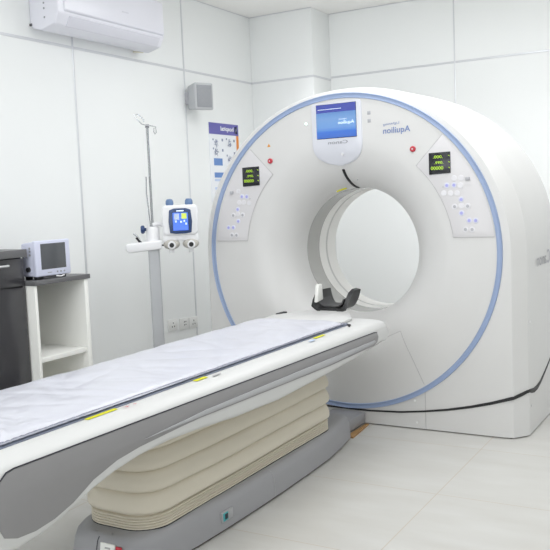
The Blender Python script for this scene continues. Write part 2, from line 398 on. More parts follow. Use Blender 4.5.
# display bezel
cxm = -2.0385; BY = GY-.0105
rows = []; zs = [1.874-.0005*k for k in (0, 4, 10)]+[1.86-.01*k for k in range(22)]
zs += [1.655-.140*math.sin(PI/2*k/14) for k in range(1, 15)]
for z in zs:
    if z > 1.86: hwz = .1565-.012*((z-1.86)/.014)**2
    elif z > 1.655: hwz = .1565
    else: hwz = .1565*max(.02, 1-((1.655-z)/.140)**2.8)**.5
    row = [(cxm-hwz-.003, surf(cxm-hwz, z)+.003, z)]
    for k in range(17):
        x = cxm-hwz+2*hwz*k/16; row.append((x, surf(x, z)-.010+(.003 if k in (0, 16) else 0), z))
    row.append((cxm+hwz+.003, surf(cxm+hwz, z)+.003, z)); rows.append(row)
rows.insert(0, [(x, surf(x, z)+.003, z+.002) for x, y, z in rows[0]]); rows.append([(x, surf(x, z-.004)+.003, z-.004) for x, y, z in rows[-1]])
bez = MB().grid(rows).build('display_bezel', 'bezel', G, smooth=50, label='shield-shaped screen surround')
sx0, sx1, sz0, sz1 = -2.160, -1.912, 1.672, 1.862
box((sx0-.002, BY-.0015, sz0-.004), (sx1+.002, BY+.004, sz1+.002)).build('screen_frame', 'navy', bez)
box((sx0, BY-.004, sz0), (sx1, BY+.001, 1.816)).build('screen', 'scr', bez)
box((sx0, BY-.004, 1.816), (sx1, BY+.001, sz1)).build('screen_header', 'scr_top', bez)
text('screen_text', 'Aquilion', 'scr_w', bez, (-1.972, BY-.0045, 1.752), (1, 0, 0), (0, 0, 1), .10, .024)
text('screen_text', 'Lightning', 'scr_w', bez, (-1.992, BY-.0045, 1.773), (1, 0, 0), (0, 0, 1), .05, .008)
box((sx0+.01, BY-.0048, 1.834), (sx0+.16, BY-.004, 1.836)).build('screen_line', 'scr_w', bez)
text('maker_lettering', 'Canon', 'lgrey', bez, (-2.03, surf(-2.03, 1.645)-.0112, 1.645), (1, 0, 0), (0, 0, 1), .125, .019, bold=.012)
MB().lathe([(.0001, -.003), (.008, -.003), (.009, .002), (.0001, .002)], (-2.01, surf(-2.01, 1.575)-.010, 1.575), 'y', 16).build('status_light', 'btn_w', bez)
# lettering and marks on the face
text('lettering', 'Aquilion', 'lbl', G, (-1.674, GY-.001, 1.683), (1, 0, .015), (0, 0, 1), .160, .044, bold=.014)
text('lettering', 'Lightning', 'lbl', G, (-1.705, GY-.001, 1.722), (1, 0, .05), (0, 0, 1), .095, .017)
def knob(x, z, m, r, name, dep=.012):
    return MB().lathe([(.0001, -dep), (r*.8, -dep), (r, -dep*.7), (r*1.05, .001), (.0001, .001)], (x, GY, z), 'y', 20).build(name, m, G)
for x, z in ((-2.489, 1.565), (-1.582, 1.575)):
    k = knob(x, z, 'red', .0155, 'emergency_button'); k['label'] = 'red emergency stop button'
    MB().lathe([(.0001, -.0135), (.004, -.0135), (.004, -.01), (.0001, -.01)], (x, GY, z), 'y', 12).build('button_symbol', 'btn_w', k)
MB().prism([(-2.506, 1.650), (-2.484, 1.650), (-2.495, 1.669)], lambda p: (p[0], GY-.002, p[1]), lambda p: (p[0], GY+.001, p[1])).build('warning_triangle', 'orange', G, smooth=0)
knob(-2.237, 1.766, 'led', .007, 'indicator_light', .004)
for z in (1.793, 1.749):
    box((-1.846, GY-.0012, z-.009), (-1.826, GY+.001, z+.011)).build('face_icon', 'btn_g', G, bevel=.003)
MB().lathe([(.0001, -.0015), (.004, -.0015), (.004, .001), (.0001, .001)], (-1.971, 4.405, 1.428), 'y', 8).build('face_pin', 'btn_g', G)
# laser slot, following the funnel
q = []
for i in range(16):
    r = .487-(.487-.381)*(i/15)**.8; x = GX-.012*math.cos(i/15*PI*.5)-.0; z = GZ+math.sqrt(max(0, r*r-(x-GX)**2)); q.append((x, surf(x, z)-.001, z))
MB().tube(q, .0085, 10).build('laser_slot', 'black', G, label='black curved laser slot above the bore')
q = [(GX+r_*math.cos(a), surf(GX+r_*math.cos(a), GZ+r_*math.sin(a))-.0015, GZ+r_*math.sin(a)) for a, r_ in [(math.radians(100+k*1.4), .3855) for k in range(8)]]
MB().tube(q, .0065, 6).build('caution_label', 'yellow', G, label='yellow caution label')
# side lettering
text('lettering', 'anon', 'btn_g', G, (-.9895, 4.70, .925), (0, 1, 0), (0, 0, 1), .25, .046, bold=.0)
text('lettering', 'C', 'btn_g', G, (-.9885, 4.875, .94), (0, 1, 0), (0, 0, 1), .075, .08, bold=.01)

# ------------------------------------------------------------------ patient couch
TX = -2.02
T = thing('patient_couch', 'long white and grey CT patient couch on a beige bellows lift, reaching to the gantry', 'CT couch', (TX, 2.8, 0))
top = [(1.27, .66), (1.30, .682), (3.93, .680), (3.985, .672), (4.005, .64), (4.0, .60), (3.96, .57)]
bot = [(3.907, .556), (3.578, .533), (3.245, .519), (2.822, .506), (2.5, .516), (2.253, .534), (2.094, .541), (1.938, .535), (1.82, .52), (1.724, .499), (1.601, .460), (1.517, .442), (1.439, .434), (1.34, .44), (1.28, .48)]
poly = top+bot
W = .38; xL, xR = -2.335, TX+W
rows = []
for off, dt, db in ((0, .046, .020), (.003, .032, .010), (.010, .020, .004), (.022, .012, 0), (.045, .006, 0), (.075, .002, 0), (.11, 0, 0)):
    rows.append((off, dt, db))
sec = [(xL+o, a, b) for o, a, b in rows]+[(xR-o, a, b) for o, a, b in reversed(rows)]
gr = []
for x, dt, db in sec:
    r_ = []
    for i, (y, z) in enumerate(top+bot):
        r_.append((x, y, z-dt*max(0, (z-.56)/.12) if i < len(top) else z+db))
    gr.append(r_)
mb = MB().grid(gr, cv=True); k_ = len(gr[0]); mb.f += [tuple(range(k_)), tuple((len(gr)-1)*k_+i for i in range(k_))]
fr = mb.build('couch_frame', 'frame', T, bevel=0, smooth=42)
gtop = [(1.385, .635), (1.405, .650), (1.43, .654), (1.94, .649), (2.834, .638), (3.80, .629), (3.845, .624), (3.862, .60), (3.845, .575), (3.80, .564)]
gbot = [(3.292, .560), (2.8, .568), (2.263, .578), (2.146, .576), (1.934, .569), (1.824, .558), (1.72, .532), (1.633, .493), (1.56, .473), (1.49, .465), (1.428, .469), (1.385, .485), (1.372, .51), (1.368, .60)]
for sg in (1, -1):
    xe = xR if sg > 0 else xL; X0 = xe-sg*.006; X1 = xe+sg*.003
    pn = MB().prism(gtop+gbot, lambda p: (X0, p[0], p[1]), lambda p: (X1, p[0], p[1])).build('side_panel', 'panel', T, bevel=.0025, smooth=40, label='grey side panel')
    MB().tube([(X1-sg*.002, y, z+.002) for y, z in [(1.368, .60), (1.372, .63)]+gtop[:7]], .0021, 6).build('panel_gap', 'dark', pn)
    rd = [(1.95, .588), (2.3, .600), (2.9, .598), (3.5, .594), (3.80, .592), (3.82, .582), (3.78, .574), (3.292, .567), (2.8, .574), (2.3, .583)]
    MB().prism(rd, lambda p: (X1-sg*.003, p[0], p[1]), lambda p: (X1+sg*.006, p[0], p[1])).build('panel_ridge', 'panelL', pn, bevel=.004, smooth=40, label='lighter raised ridge')
# cradle (sliding couch top) and its nose
cr = [(-.225, .684), (-.215, .690), (.272, .690), (.283, .684), (.283, .678), (-.225, .678)]
MB().prism(cr, lambda p: (TX+p[0], 1.42, p[1]), lambda p: (TX+p[0], 3.72, p[1])).build('couch_top', 'cradle', T, smooth=30, label='dark grey sliding couch top')
nose = [(TX-.22, 3.70), (TX+.25, 3.70), (TX+.24, 3.85), (TX+.13, 4.05), (TX-.13, 4.05), (TX-.24, 3.85)]
MB().prism(nose, lambda p: (p[0], p[1], .6815), lambda p: (p[0], p[1], .697)).build('couch_nose', 'frame', T, bevel=.005)
box((TX-.24, 3.88, .6815), (TX-.215, 3.97, .700)).build('black_strip', 'black', T, bevel=.003)  # small black block at the couch edge
box((TX+.262, 3.50, .6805), (TX+.274, 3.715, .688)).build('black_strip', 'black', T, bevel=.002)
MB().tube([(TX+.25, 3.70, .684), (TX+.30, 3.70, .683), (TX+.31, 3.66, .683)], .004, 6).build('black_strip', 'black', T)
# stickers
XT = TX+.29
for (y0, y1, m_, a, b) in ((1.80, 1.935, 'yellow', -.012, .008), (2.36, 2.43, 'yellow', -.004, .014), (3.30, 3.40, 'yellow', .002, .018)):
    box((XT+a, y0, .6815), (XT+b, y1, .6832)).build('yellow_sticker', m_, T, smooth=0)
text('red_lettering', 'A- +', 'red', T, (XT+.018, 1.985, .6826), (0, -1, 0), (1, 0, 0), .06, .018)
box((XT+.018, 2.45, .6818), (XT+.026, 2.50, .6835)).build('dark_mark', 'seam', T, smooth=0)
box((XT+.02, 3.22, .6818), (XT+.035, 3.27, .683)).build('dark_mark', 'p_lb', T, smooth=0)
# bellows
def rrect(x0, x1, y0, y1, r, n=10):
    out = []
    for cx, cy, a0 in ((x1-r, y0+r, -PI/2), (x1-r, y1-r, 0), (x0+r, y1-r, PI/2), (x0+r, y0+r, PI)):
        for i in range(n+1):
            a = a0+PI/2*i/n; out.append((cx+r*math.cos(a), cy+r*math.sin(a)))
    return out
bx0, bx1, by0, by1 = TX-.172, TX+.160, 2.225, 3.75
levels = []
for k in range(5):                      # compressed pleats
    z = .135+k*.0105; levels += [(z, -.006), (z+.0012, .006), (z+.0035, .009), (z+.0065, .009), (z+.009, .005), (z+.0098, -.006)]
zz = .189; hs = [.084, .08, .078, .075, .075]
levels.append((zz, -.006))
for h_ in hs:
    for i in range(1, 13):
        s_ = i/12; o_ = -.004+.026*(math.sin(PI*min(1, s_**.62)))**.7 if i < 12 else -.006
        if i == 1: o_ = .010
        levels.append((zz+h_*s_, o_))
    zz += h_
rows = []
for i, (z, o_) in enumerate(levels):
    z_ = z+.0
    pts = rrect(bx0-o_, bx1+o_, by0-o_, by1+o_, .11+o_, 9)
    full = []
    for a, b in zip(pts, pts[1:]+pts[:1]):
        dd = math.hypot(b[0]-a[0], b[1]-a[1]); nseg = max(1, int(dd/.09))
        for j in range(nseg): full.append((a[0]+(b[0]-a[0])*j/nseg, a[1]+(b[1]-a[1])*j/nseg))
    row = []
    for x, y in full:
        amp = .004 if z > .19 else .0012
        wv = noise.noise(Vector((x*3, y*2.2, z*9)))*amp*2
        sag = (.012*math.sin(PI*(y-by0)/(by1-by0)) if z > .19 else 0)
        dx = (1 if x > TX else -1)*wv
        row.append((x+dx, y, min(z_-sag*.6*min(1, (z-.19)/.1) if z > .19 else z_, .60)))
    rows.append(row)
MB().grid(rows, cv=True).build('lift_bellows', 'bellow', T, smooth=55, label='beige folded bellows')
# base
def half_outline(dx, dy=0):
    r = [(-1.855+dx, 2.190-dy*.8), (-1.832+dx, 2.25-dy*.5), (-1.820+dx, 2.33), (-1.812+dx, 2.44), (-1.804+dx, 2.6), (-1.799+dx, 2.85), (-1.799+dx, 3.1), (-1.803+dx, 3.35), (-1.813+dx, 3.6), (-1.838+dx, 3.8), (-1.868+dx, 3.97)]
    r = [(TX+.03, 2.115-dy), (-1.955+dx*.7, 2.117-dy), (-1.915+dx*.9, 2.126-dy), (-1.882+dx, 2.150-dy)] + r
    l = [(2*TX-.02-x, y) for x, y in reversed(r)]
    return r+l
o0 = half_outline(0); o1 = half_outline(-.006, -.012); o2 = half_outline(-.012, -.018); o3 = half_outline(-.024, -.028); o4 = half_outline(-.040, -.04); o5 = half_outline(-.06, -.06)
mb = MB(); rows = [[(x, y, z) for x, y in o] for o, z in ((o0, .012), (o0, .03), (o1, .098), (o2, .118), (o3, .130), (o4, .1355), (o5, .1355))]
mb.grid(rows, cv=True); n_ = len(o0); mb.f += [tuple(range(n_))[::-1], tuple(6*n_+i for i in range(n_))]
bs = mb.build('couch_base', 'base', T, smooth=40)
MB().prism(half_outline(-.012, -.01), lambda p: (p[0], p[1], 0), lambda p: (p[0], p[1], .013)).build('plinth', 'plinth', bs, smooth=0, label='dark brown floor edge')  # inset plinth, its dark brown also holding the shadow along the floor
MB().tube([(x, y, .136) for x, y in rrect(bx0-.006, bx1+.006, by0-.006, by1+.006, .116, 8)], .0045, 6, closed=True).build('bellows_gasket', 'black', bs, label='black gasket under the bellows')
MB().tube([(-1.7985, 3.02, .014), (-1.7985, 3.02, .03), (-1.8025, 3.02, .095), (-1.8105, 3.02, .118), (-1.8245, 3.02, .130), (-1.85, 3.02, .136)], .0012, 6).build('panel_seam', 'seam', bs)
MB().tube([(-2.03, 2.114, .015), (-2.03, 2.114, .03), (-2.03, 2.126, .098), (-2.03, 2.132, .118), (-2.03, 2.142, .1305)], .0015, 6).build('panel_seam', 'dark', bs)
# recess with small teal switch on the side
box((-1.812, 2.60, .044), (-1.800, 2.68, .086)).build('switch_recess', 'panelL', bs, bevel=.003)
box((-1.802, 2.607, .048), (-1.7985, 2.643, .082)).build('teal_switch', 'teal', bs, bevel=.002)
box((-1.801, 2.618, .054), (-1.7975, 2.640, .077)).build('switch_rocker', 'dark', bs, bevel=.002)
# white rating plate on the rounded near end
def near_plate(x0, x1, z0, z1, o, name, m_, lab=None):
    f = lambda z: 2.115+.012*(z-.03)/.068
    MB().add([(x0, f(z0)-o, z0), (x1, f(z0)-o, z0), (x1, f(z1)-o, z1), (x0, f(z1)-o, z1), (x0, f(z0)+.001, z0), (x1, f(z0)+.001, z0), (x1, f(z1)+.001, z1), (x0, f(z1)+.001, z1)],
             [(0, 1, 2, 3), (4, 7, 6, 5), (0, 4, 5, 1), (1, 5, 6, 2), (2, 6, 7, 3), (3, 7, 4, 0)]).build(name, m_, bs, smooth=0, label=lab)
near_plate(-2.012, -1.945, .036, .116, .0035, 'rating_label', 'shelfm', 'white label with small print')
for x0, x1, z0, z1 in ((-1.99, -1.965, .098, .104), (-2.0, -1.985, .075, .085), (-1.972, -1.955, .07, .078), (-1.995, -1.97, .05, .056)): near_plate(x0, x1, z0, z1, .0045, 'label_print', 'seam')
near_plate(-1.94, -1.915, .095, .112, .004, 'warning_label', 'red')
# connecting floor cover
MB().prism([(TX-.105, 3.95), (TX+.105, 3.95), (TX+.105, 4.284), (TX-.105, 4.284)], lambda p: (p[0], p[1], .010), lambda p: (p[0], p[1], .075)).build('floor_cover', 'base', T, bevel=.006, label='grey cover joining base and gantry')

# mattress
ma = thing('couch_mattress', 'pale lavender plastic-covered mattress lying lengthwise on the couch', 'mattress', (TX, 2.55, .69))
rows = []; ny, nx = 150, 40; Y0, Y1 = 1.475, 3.665
for j in range(ny+1):
    y = Y0+(Y1-Y0)*j/ny; row = []
    for i in range(nx+1):
        s_ = -1+2*i/nx
        hw = .256
        x = -2.000+hw*s_; e = 1-abs(s_)**7
        ey = min(1, (y-Y0)/.035, (Y1-y)/.045); ey = math.sqrt(max(0, 1-(1-ey)**2))
        z = .6915+.017*(max(0, e)**.5)*ey + .006*(1-s_*s_)*ey
        nz = noise.fractal(Vector((x*7, y*4.2, 1.3)), 1.0, 2.0, 4)*.0036-(1-abs(noise.noise(Vector((x*5+y*5, y*2.2-x*2, 4)))))**7*.0045-(1-abs(noise.noise(Vector((x*4-y*7, y*3, 9)))))**9*.003+.003
        near = max(0, 1-(y-Y0)/.25)
        nz += near*abs(noise.noise(Vector((x*22, y*22, 2))))*.022
        row.append((x+near*.006*noise.noise(Vector((y*40, x*9, 0))), y, z+nz*ey*min(1, e*1.5)))
    rows.append(row)
mb = MB().grid(rows)
nr = len(rows); nc = nx+1
per = [i for i in range(nc)]+[k*nc+nc-1 for k in range(1, nr)]+[(nr-1)*nc+i for i in range(nc-2, -1, -1)]+[k*nc for k in range(nr-2, 0, -1)]
base_i = len(mb.v); mb.v += [(mb.v[i][0], mb.v[i][1], .6905) for i in per]; npp = len(per)
mb.f += [(per[k], per[(k+1) % npp], base_i+(k+1) % npp, base_i+k) for k in range(npp)]; mb.f.append(tuple(base_i+k for k in range(npp)))
mb.build('mattress_cushion', 'sheet', ma, smooth=60)
rows = []
for j in range(221):
    y = 1.45+(3.68-1.45)*j/220; f_ = noise.noise(Vector((y*9, 0, 3)))*.004+noise.noise(Vector((y*40, 2, 3)))*.002; nr_ = max(0, 1-(y-1.45)/.3)
    f_ += nr_*.01*noise.noise(Vector((y*60, 1, 0)))
    rows.append([(TX+.262, y, .6965+f_*.2), (TX+.272+f_*.3, y, .696+f_*.3), (TX+.277+f_*.6, y, .6945+f_*.2), (TX+.280+f_*.6, y, .6925), (TX+.281+f_*.6, y, .6915), (TX+.262, y, .6915)])
mb = MB().grid(rows, cv=True); mb.f += [(5, 4, 3, 2, 1, 0), tuple(220*6+k for k in range(6))]
mb.build('plastic_cover_edge', 'skirt', ma, smooth=60, label='crumpled clear plastic edge')

# head holder
hh = thing('head_holder', 'black curved cradle-shaped head holder at the gantry end of the couch', 'head holder', (TX, 4.18, .697))
def cup(hw, z0, rise, th, ys):
    rows = []
    for yy, k, kr in ys:
        a = []; b = []
        for i in range(33):
            t_ = -1+2*i/32
            xx = hw*math.sin(t_*PI/2)**1 if False else hw*math.copysign(abs(t_)**.78, t_)*(1-.0*k)
            zz_ = z0+rise*(k if t_ < 0 else kr)*abs(t_)**3.0
            sl = abs(t_)**1.6
            a.append((TX+xx, yy, zz_)); b.append((TX+xx-math.copysign(th*sl, t_), yy, zz_+th*(1-sl*.75)))
        rows.append(a+b[::-1])
    m_ = MB().grid(rows, cv=True); L_ = len(rows[0]); m_.f += [tuple(range(L_))[::-1], tuple((len(rows)-1)*L_+i for i in range(L_))]
    return m_
YS = ((4.06, .30, .12), (4.08, .60, .30), (4.11, .85, .58), (4.15, 1, .86), (4.20, 1, 1), (4.26, .98, 1), (4.27, .95, .97))
cup(.108, .688, .112, .024, YS).build('holder_shell', 'carbon', hh, smooth=55)
cup(.078, .7135, .045, .006, ((4.09, .6, .6), (4.10, 1, 1), (4.23, 1, 1), (4.24, .9, .9))).build('holder_pad', 'pad', hh, smooth=55)
MB().prism([(4.05, .742), (4.13, .752), (4.12, .842), (4.075, .842)], lambda p: (TX-.085, p[0], p[1]), lambda p: (TX-.063, p[0], p[1])).build('side_cushion', 'foam', hh, bevel=.006, label='white foam side cushion')
MB().prism([(4.053, .6975), (4.06, .6975), (4.24, .693), (4.24, .683), (4.053, .684)], lambda p: (TX-.05, p[0], p[1]), lambda p: (TX+.05, p[0], p[1])).build('holder_tongue', 'frame', hh, smooth=0)

# wooden packing strip on the floor beside the cover
MB().prism([(-1.902, 3.992), (-1.868, 3.992), (-1.895, 4.275), (-1.908, 4.275)], lambda p: (p[0], p[1], 0), lambda p: (p[0], p[1], .006)).build('wooden_strip', 'wood').update({}) if False else None
ws = MB().prism([(-1.911, 3.995), (-1.862, 3.992), (-1.89, 4.275), (-1.911, 4.275)], lambda p: (p[0], p[1], 0), lambda p: (p[0], p[1], .006)).build('wooden_strip', 'wood')
ws['label'] = 'thin brown wooden strip on the floor between couch base and gantry'; ws['category'] = 'wooden strip'

# ------------------------------------------------------------------ contrast injector on stand
IX, IY = -3.095, 3.886; IR = .66
J = thing('contrast_injector', 'grey post stand with twin-head contrast injector and thin hook rod beside the couch', 'contrast injector', (IX, IY, 0), IR)
box_l = lambda a, b: MB().box(a, b)
box_l((-.034, -.05, .05), (.034, .05, 1.08)).build('post', 'post', J, bevel=.012, segs=3, local=True)
MB().lathe([(.0001, 1.06), (.040, 1.06), (.040, 1.19), (.034, 1.20), (.0001, 1.20)]).build('post_cap', 'pale', J, local=True)
mb = MB()
for k in range(4):
    a = PI/4+k*PI/2; mb.tube([(.02*math.cos(a), .02*math.sin(a), .075), (.24*math.cos(a), .24*math.sin(a), .06)], .028, 8, .02)
mb.build('stand_foot', 'post', J, local=True)
for k in range(4):
    a = PI/4+k*PI/2; MB().lathe([(.0001, -.015), (.028, -.012), (.028, .012), (.0001, .015)], (.24*math.cos(a), .24*math.sin(a), .029), 'y', 16).build('caster', 'black', J, local=True)
MB().tube([(0, 0, 1.19), (0, 0, 1.80)], .0075, 10).build('hook_rod', 'steel', J, local=True)
MB().tube([(-.012, .0, 1.80), (.012, 0, 1.80)], .011, 8).build('rod_tip', 'steel', J, local=True)
MB().tube([(0, 0, 1.805), (-.03, 0, 1.812), (-.06, 0, 1.845), (-.072, 0, 1.868), (-.05, .01, 1.872), (-.018, .01, 1.84), (-.02, .01, 1.825)], .0028, 6).build('rod_hook', 'steel', J, local=True)
MB().tube([(0, 0, 1.805), (.03, 0, 1.80), (.05, 0, 1.795), (.052, 0, 1.76), (.045, 0, 1.75), (.038, 0, 1.765), (.04, 0, 1.79)], .0028, 6).build('rod_hook', 'steel', J, local=True)
MB().tube([(-.01, -.01, 1.78), (-.03, -.01, 1.55), (-.02, -.01, 1.35), (-.03, -.012, 1.2)], .002, 6).build('hanging_cord', 'pale', J, local=True)
MB().tube([(-.022, -.01, 1.5), (-.026, -.012, 1.4), (-.018, -.01, 1.3), (-.012, -.012, 1.2)], .004, 6).build('hanging_cord', 'steel', J, local=True)
MB().prism([(-.165, 1.062), (-.165, 1.098), (-.14, 1.105), (.05, 1.12), (.05, 1.065), (-.14, 1.048)], lambda p: (p[0], -.065, p[1]), lambda p: (p[0], .055, p[1])).build('tray_arm', 'pale', J, bevel=.010, segs=3, local=True)
MB().lathe([(.0001, -.072), (.018, -.072), (.025, -.066), (.025, -.054), (.018, -.048), (.010, -.055), (.010, .0), (.0001, .0)], (0, 0, 1.185), 'x', 16).build('clamp_knob', 'navy', J, local=True)
MB().tube([(-.10, -.02, 1.14), (-.07, -.02, 1.10), (-.05, -.02, 1.07)], .008, 8).build('cable', 'black', J, local=True)
MB().tube([(-.115, -.02, 1.165), (-.09, -.02, 1.14), (-.055, -.02, 1.075)], .005, 8).build('cable', 'steel', J, local=True)
MB().tube([(.0, 0, 1.212), (.04, 0, 1.216), (.08, 0, 1.20)], .013, 10).build('head_arm', 'pale', J, local=True)
MB().tube([(.03, -.02, 1.09), (.08, -.02, 1.082), (.13, -.01, 1.09)], .004, 8).build('cable', 'black', J, local=True)
# head: centre local
hx = .166; hz = 1.240
def fx(x): return hx+x
hd = MB().prism([(fx(-.105), 1.175), (fx(-.110), 1.31), (fx(-.098), 1.338), (fx(.098), 1.338), (fx(.110), 1.31), (fx(.105), 1.175), (fx(.09), 1.158), (fx(-.09), 1.158)],
     lambda p: (p[0], -.06, p[1]), lambda p: (p[0], .07, p[1])).build('injector_head', 'pale', J, bevel=.014, segs=4, local=True, smooth=50)
MB().prism([(fx(-.108), 1.115), (fx(-.105), 1.165), (fx(.105), 1.165), (fx(.108), 1.115), (fx(.03), 1.125), (fx(-.03), 1.125)], lambda p: (p[0], -.045, p[1]), lambda p: (p[0], .05, p[1])).build('head_underside', 'pale', hd, bevel=.006, local=True)
MB().prism([(fx(-.064), 1.172), (fx(-.070), 1.24), (fx(-.064), 1.308), (fx(-.035), 1.318), (fx(.035), 1.318), (fx(.064), 1.308), (fx(.070), 1.24), (fx(.064), 1.172), (fx(.03), 1.166), (fx(-.03), 1.166)],
     lambda p: (p[0], -.066, p[1]), lambda p: (p[0], -.055, p[1])).build('screen_surround', 'navy', hd, bevel=.003, local=True)
box_l((fx(-.044), -.069, 1.186), (fx(.046), -.062, 1.292)).build('screen', 'inj_scr', hd, local=True)
box_l((fx(.008), -.071, 1.255), (fx(.038), -.066, 1.288)).build('screen_tile', 'scr_y', hd, local=True)
box_l((fx(-.036), -.071, 1.250), (fx(-.006), -.066, 1.286)).build('screen_tile', 'scr_w', hd, local=True).data.materials[0] = M['p_lb']
for q_ in ((-.03, 1.235), (.0, 1.232), (.02, 1.237), (.03, 1.22)): box_l((fx(q_[0]), -.0705, q_[1]), (fx(q_[0]+.008), -.066, q_[1]+.01)).build('screen_icon', 'scr_w', hd, local=True)
box_l((fx(-.02), -.0672, 1.300), (fx(.022), -.065, 1.306)).build('screen_mark', 'scr_w', hd, local=True)
hd.location.z = -.014
for s_ in (-.058, .058):
    MB().lathe([(.0001, 1.335), (.020, 1.335), (.024, 1.345), (.023, 1.362), (.016, 1.374), (.0001, 1.376)], (fx(s_), 0, 0)).build('piston_cap', 'knobb', hd, local=True)
    k = MB().lathe([(.0001, -.075), (.034, -.072), (.046, -.055), (.050, -.02), (.046, .03), (.0001, .03)], (fx(s_), 0, 1.103), 'y', 24)
    k.v = [(x, y, 1.103+(z-1.103)*.62) for x, y, z in k.v]; k.build('syringe_collar', 'beige', hd, local=True, smooth=50)
    MB().lathe([(.0001, -.082), (.013, -.082), (.016, -.07), (.0001, -.07)], (fx(s_), 0, 1.100), 'y', 20).build('syringe_opening', 'black', hd, local=True)
    MB().lathe([(.0001, -.077), (.022, -.077), (.026, -.069), (.0001, -.069)], (fx(s_), 0, 1.100), 'y', 20).build('collar_ring', 'pale', hd, local=True)
    MB().lathe([(.0001, -.02), (.015, -.018), (.015, .018), (.0001, .02)], (fx(s_), -.03, 1.07), 'z', 12).build('syringe_tip', 'pale', hd, local=True)

# ------------------------------------------------------------------ air conditioner
A = thing('air_conditioner', 'white wall-mounted split air conditioner high on the left wall', 'air conditioner', (XL, 3.97, 2.37))
ya, yb_ = 3.478, 4.450
pf = [(0, .02), (.0, .31), (.20, .31), (.222, .285), (.226, .065), (.192, .006), (.09, -.018), (.02, 0)]
hs_ = MB().prism(pf, lambda p: (XL+.001+p[0], ya, 2.37+p[1]), lambda p: (XL+.001+p[0], yb_, 2.37+p[1])).build('housing', 'ac', A, bevel=.010, segs=3, smooth=50)
pf2 = [(.222, .300), (.234, .285), (.238, .085), (.215, .066), (.21, .08), (.215, .29)]
MB().prism(pf2, lambda p: (XL+p[0], ya+.045, 2.37+p[1]), lambda p: (XL+p[0], yb_-.01, 2.37+p[1])).build('front_panel', 'ac', A, bevel=.006, segs=3, smooth=50)
pf3 = [(.220, .062), (.2285, .055), (.197, .002), (.186, .002)]
MB().prism(pf3, lambda p: (XL+p[0], ya+.09, 2.37+p[1]), lambda p: (XL+p[0], yb_-.045, 2.37+p[1])).build('air_louver', 'ac2', A, bevel=.003)
MB().tube([(XL+.186, ya+.07, 2.375), (XL+.222, ya+.085, 2.44)], .0016, 6).build('louver_gap', 'acd', A)
MB().tube([(XL+.236, ya+.05, 2.450), (XL+.236, yb_-.02, 2.450)], .0012, 6).build('louver_gap', 'ac2', A)
box((XL, ya-.004, 2.385), (XL+.02, ya+.004, 2.40)).build('drain_port', 'acd', A, bevel=.003)
for z in (2.42, 2.47, 2.50): MB().lathe([(.0001, -.002), (.006, -.002), (.006, .002), (.0001, .002)], (XL+.12, ya, z), 'y', 10).build('end_screw', 'lgrey', A)
MB().tube([(XL+.004, yb_-.06, 2.365), (XL+.06, yb_-.02, 2.36)], .006, 8).build('yellowed_tape', 'acy', A)
box((XL+.2365, 4.02, 2.527), (XL+.2385, 4.08, 2.533)).build('faint_mark', 'ac2', A, smooth=0)

# ------------------------------------------------------------------ speaker
S = thing('wall_speaker', 'small grey loudspeaker mounted on the left wall above the poster', 'loudspeaker', (XL, 5.1, 2.1))
MB().box((XL+.001, 4.955, 2.06), (XL+.05, 5.01, 2.15)).build('wall_bracket', 'btn_g', S, bevel=.006)
mb = MB(); c0 = Vector((XL+.11, 5.0, 2.108)); rz_ = Matrix.Rotation(math.radians(-25), 3, 'Z')
def sp(v): return tuple(c0+rz_ @ Vector(v))
mb = MB().add([sp(v) for v in [(-.07,-.068,-.085),(.06,-.078,-.098),(.06,.078,-.098),(-.07,.068,-.085),(-.07,-.068,.085),(.06,-.078,.098),(.06,.078,.098),(-.07,.068,.085)]], [(0,3,2,1),(4,5,6,7),(0,1,5,4),(1,2,6,5),(2,3,7,6),(3,0,4,7)])
mb.build('cabinet', 'spk', S, bevel=.012, segs=3, smooth=50)
mb = MB().add([sp(v) for v in [(.058,-.062,-.08),(.065,-.062,-.08),(.065,.062,-.08),(.058,.062,-.08),(.058,-.062,.08),(.065,-.062,.08),(.065,.062,.08),(.058,.062,.08)]], [(0,3,2,1),(4,5,6,7),(0,1,5,4),(1,2,6,5),(2,3,7,6),(3,0,4,7)])
mb.build('grille', 'grille', S, bevel=.006, smooth=50)

# ------------------------------------------------------------------ poster
Pp = thing('wall_poster', 'instruction poster with purple header and orange side strip on the left wall', 'poster', (XL, 5.45, 1.35))
py0, py1, pz0, pz1 = 5.245, 5.665, 1.36, 1.952
box((XL+.0005, py0, pz0-.02), (XL+.006, py1, pz1)).build('board', 'paper', Pp)
px = XL+.0062
def pr(y0, y1, z0, z1, m, name): return box((px-.0004, py0+y0, pz1-z1), (px+.0006, py0+y1, pz1-z0)).build(name, m, Pp, smooth=0)
hd_ = pr(0, .42, 0, .088, 'p_head', 'header_band')
text('header_text', 'hospital', 'paper', hd_, (px+.0008, py0+.255, pz1-.045), (0, 1, 0), (0, 0, 1), .19, .045, bold=.03)
pr(.365, .405, .018, .072, 'paper', 'header_logo')
text('header_text', 'N', 'p_tx', hd_, (px+.0008, py0+.385, pz1-.045), (0, 1, 0), (0, 0, 1), .026, .035, bold=.03)
pr(.385, .42, .088, .59, 'p_or', 'orange_strip')
def fig(y, z, k):
    mb = MB()
    for i in range(k):
        a = random.uniform(0, 2*PI); r = .032
        mb.tube([(px+.0008, py0+y+r*math.cos(a), pz1-z+r*math.sin(a)), (px+.0008, py0+y+r*.4*math.cos(a+2), pz1-z+r*.5*math.sin(a+2.2))], .0016, 4)
    mb.lathe([(.0001, 0), (.008, 0), (.008, .0012), (.0001, .0012)], (px-.0002, py0+y-.04, pz1-z+.03), 'x', 10)
    mb.build('diagram', 'p_tx', Pp, smooth=0)
for y, z in ((.09, .16), (.28, .15), (.28, .28), (.09, .23)): fig(y, z, 14)
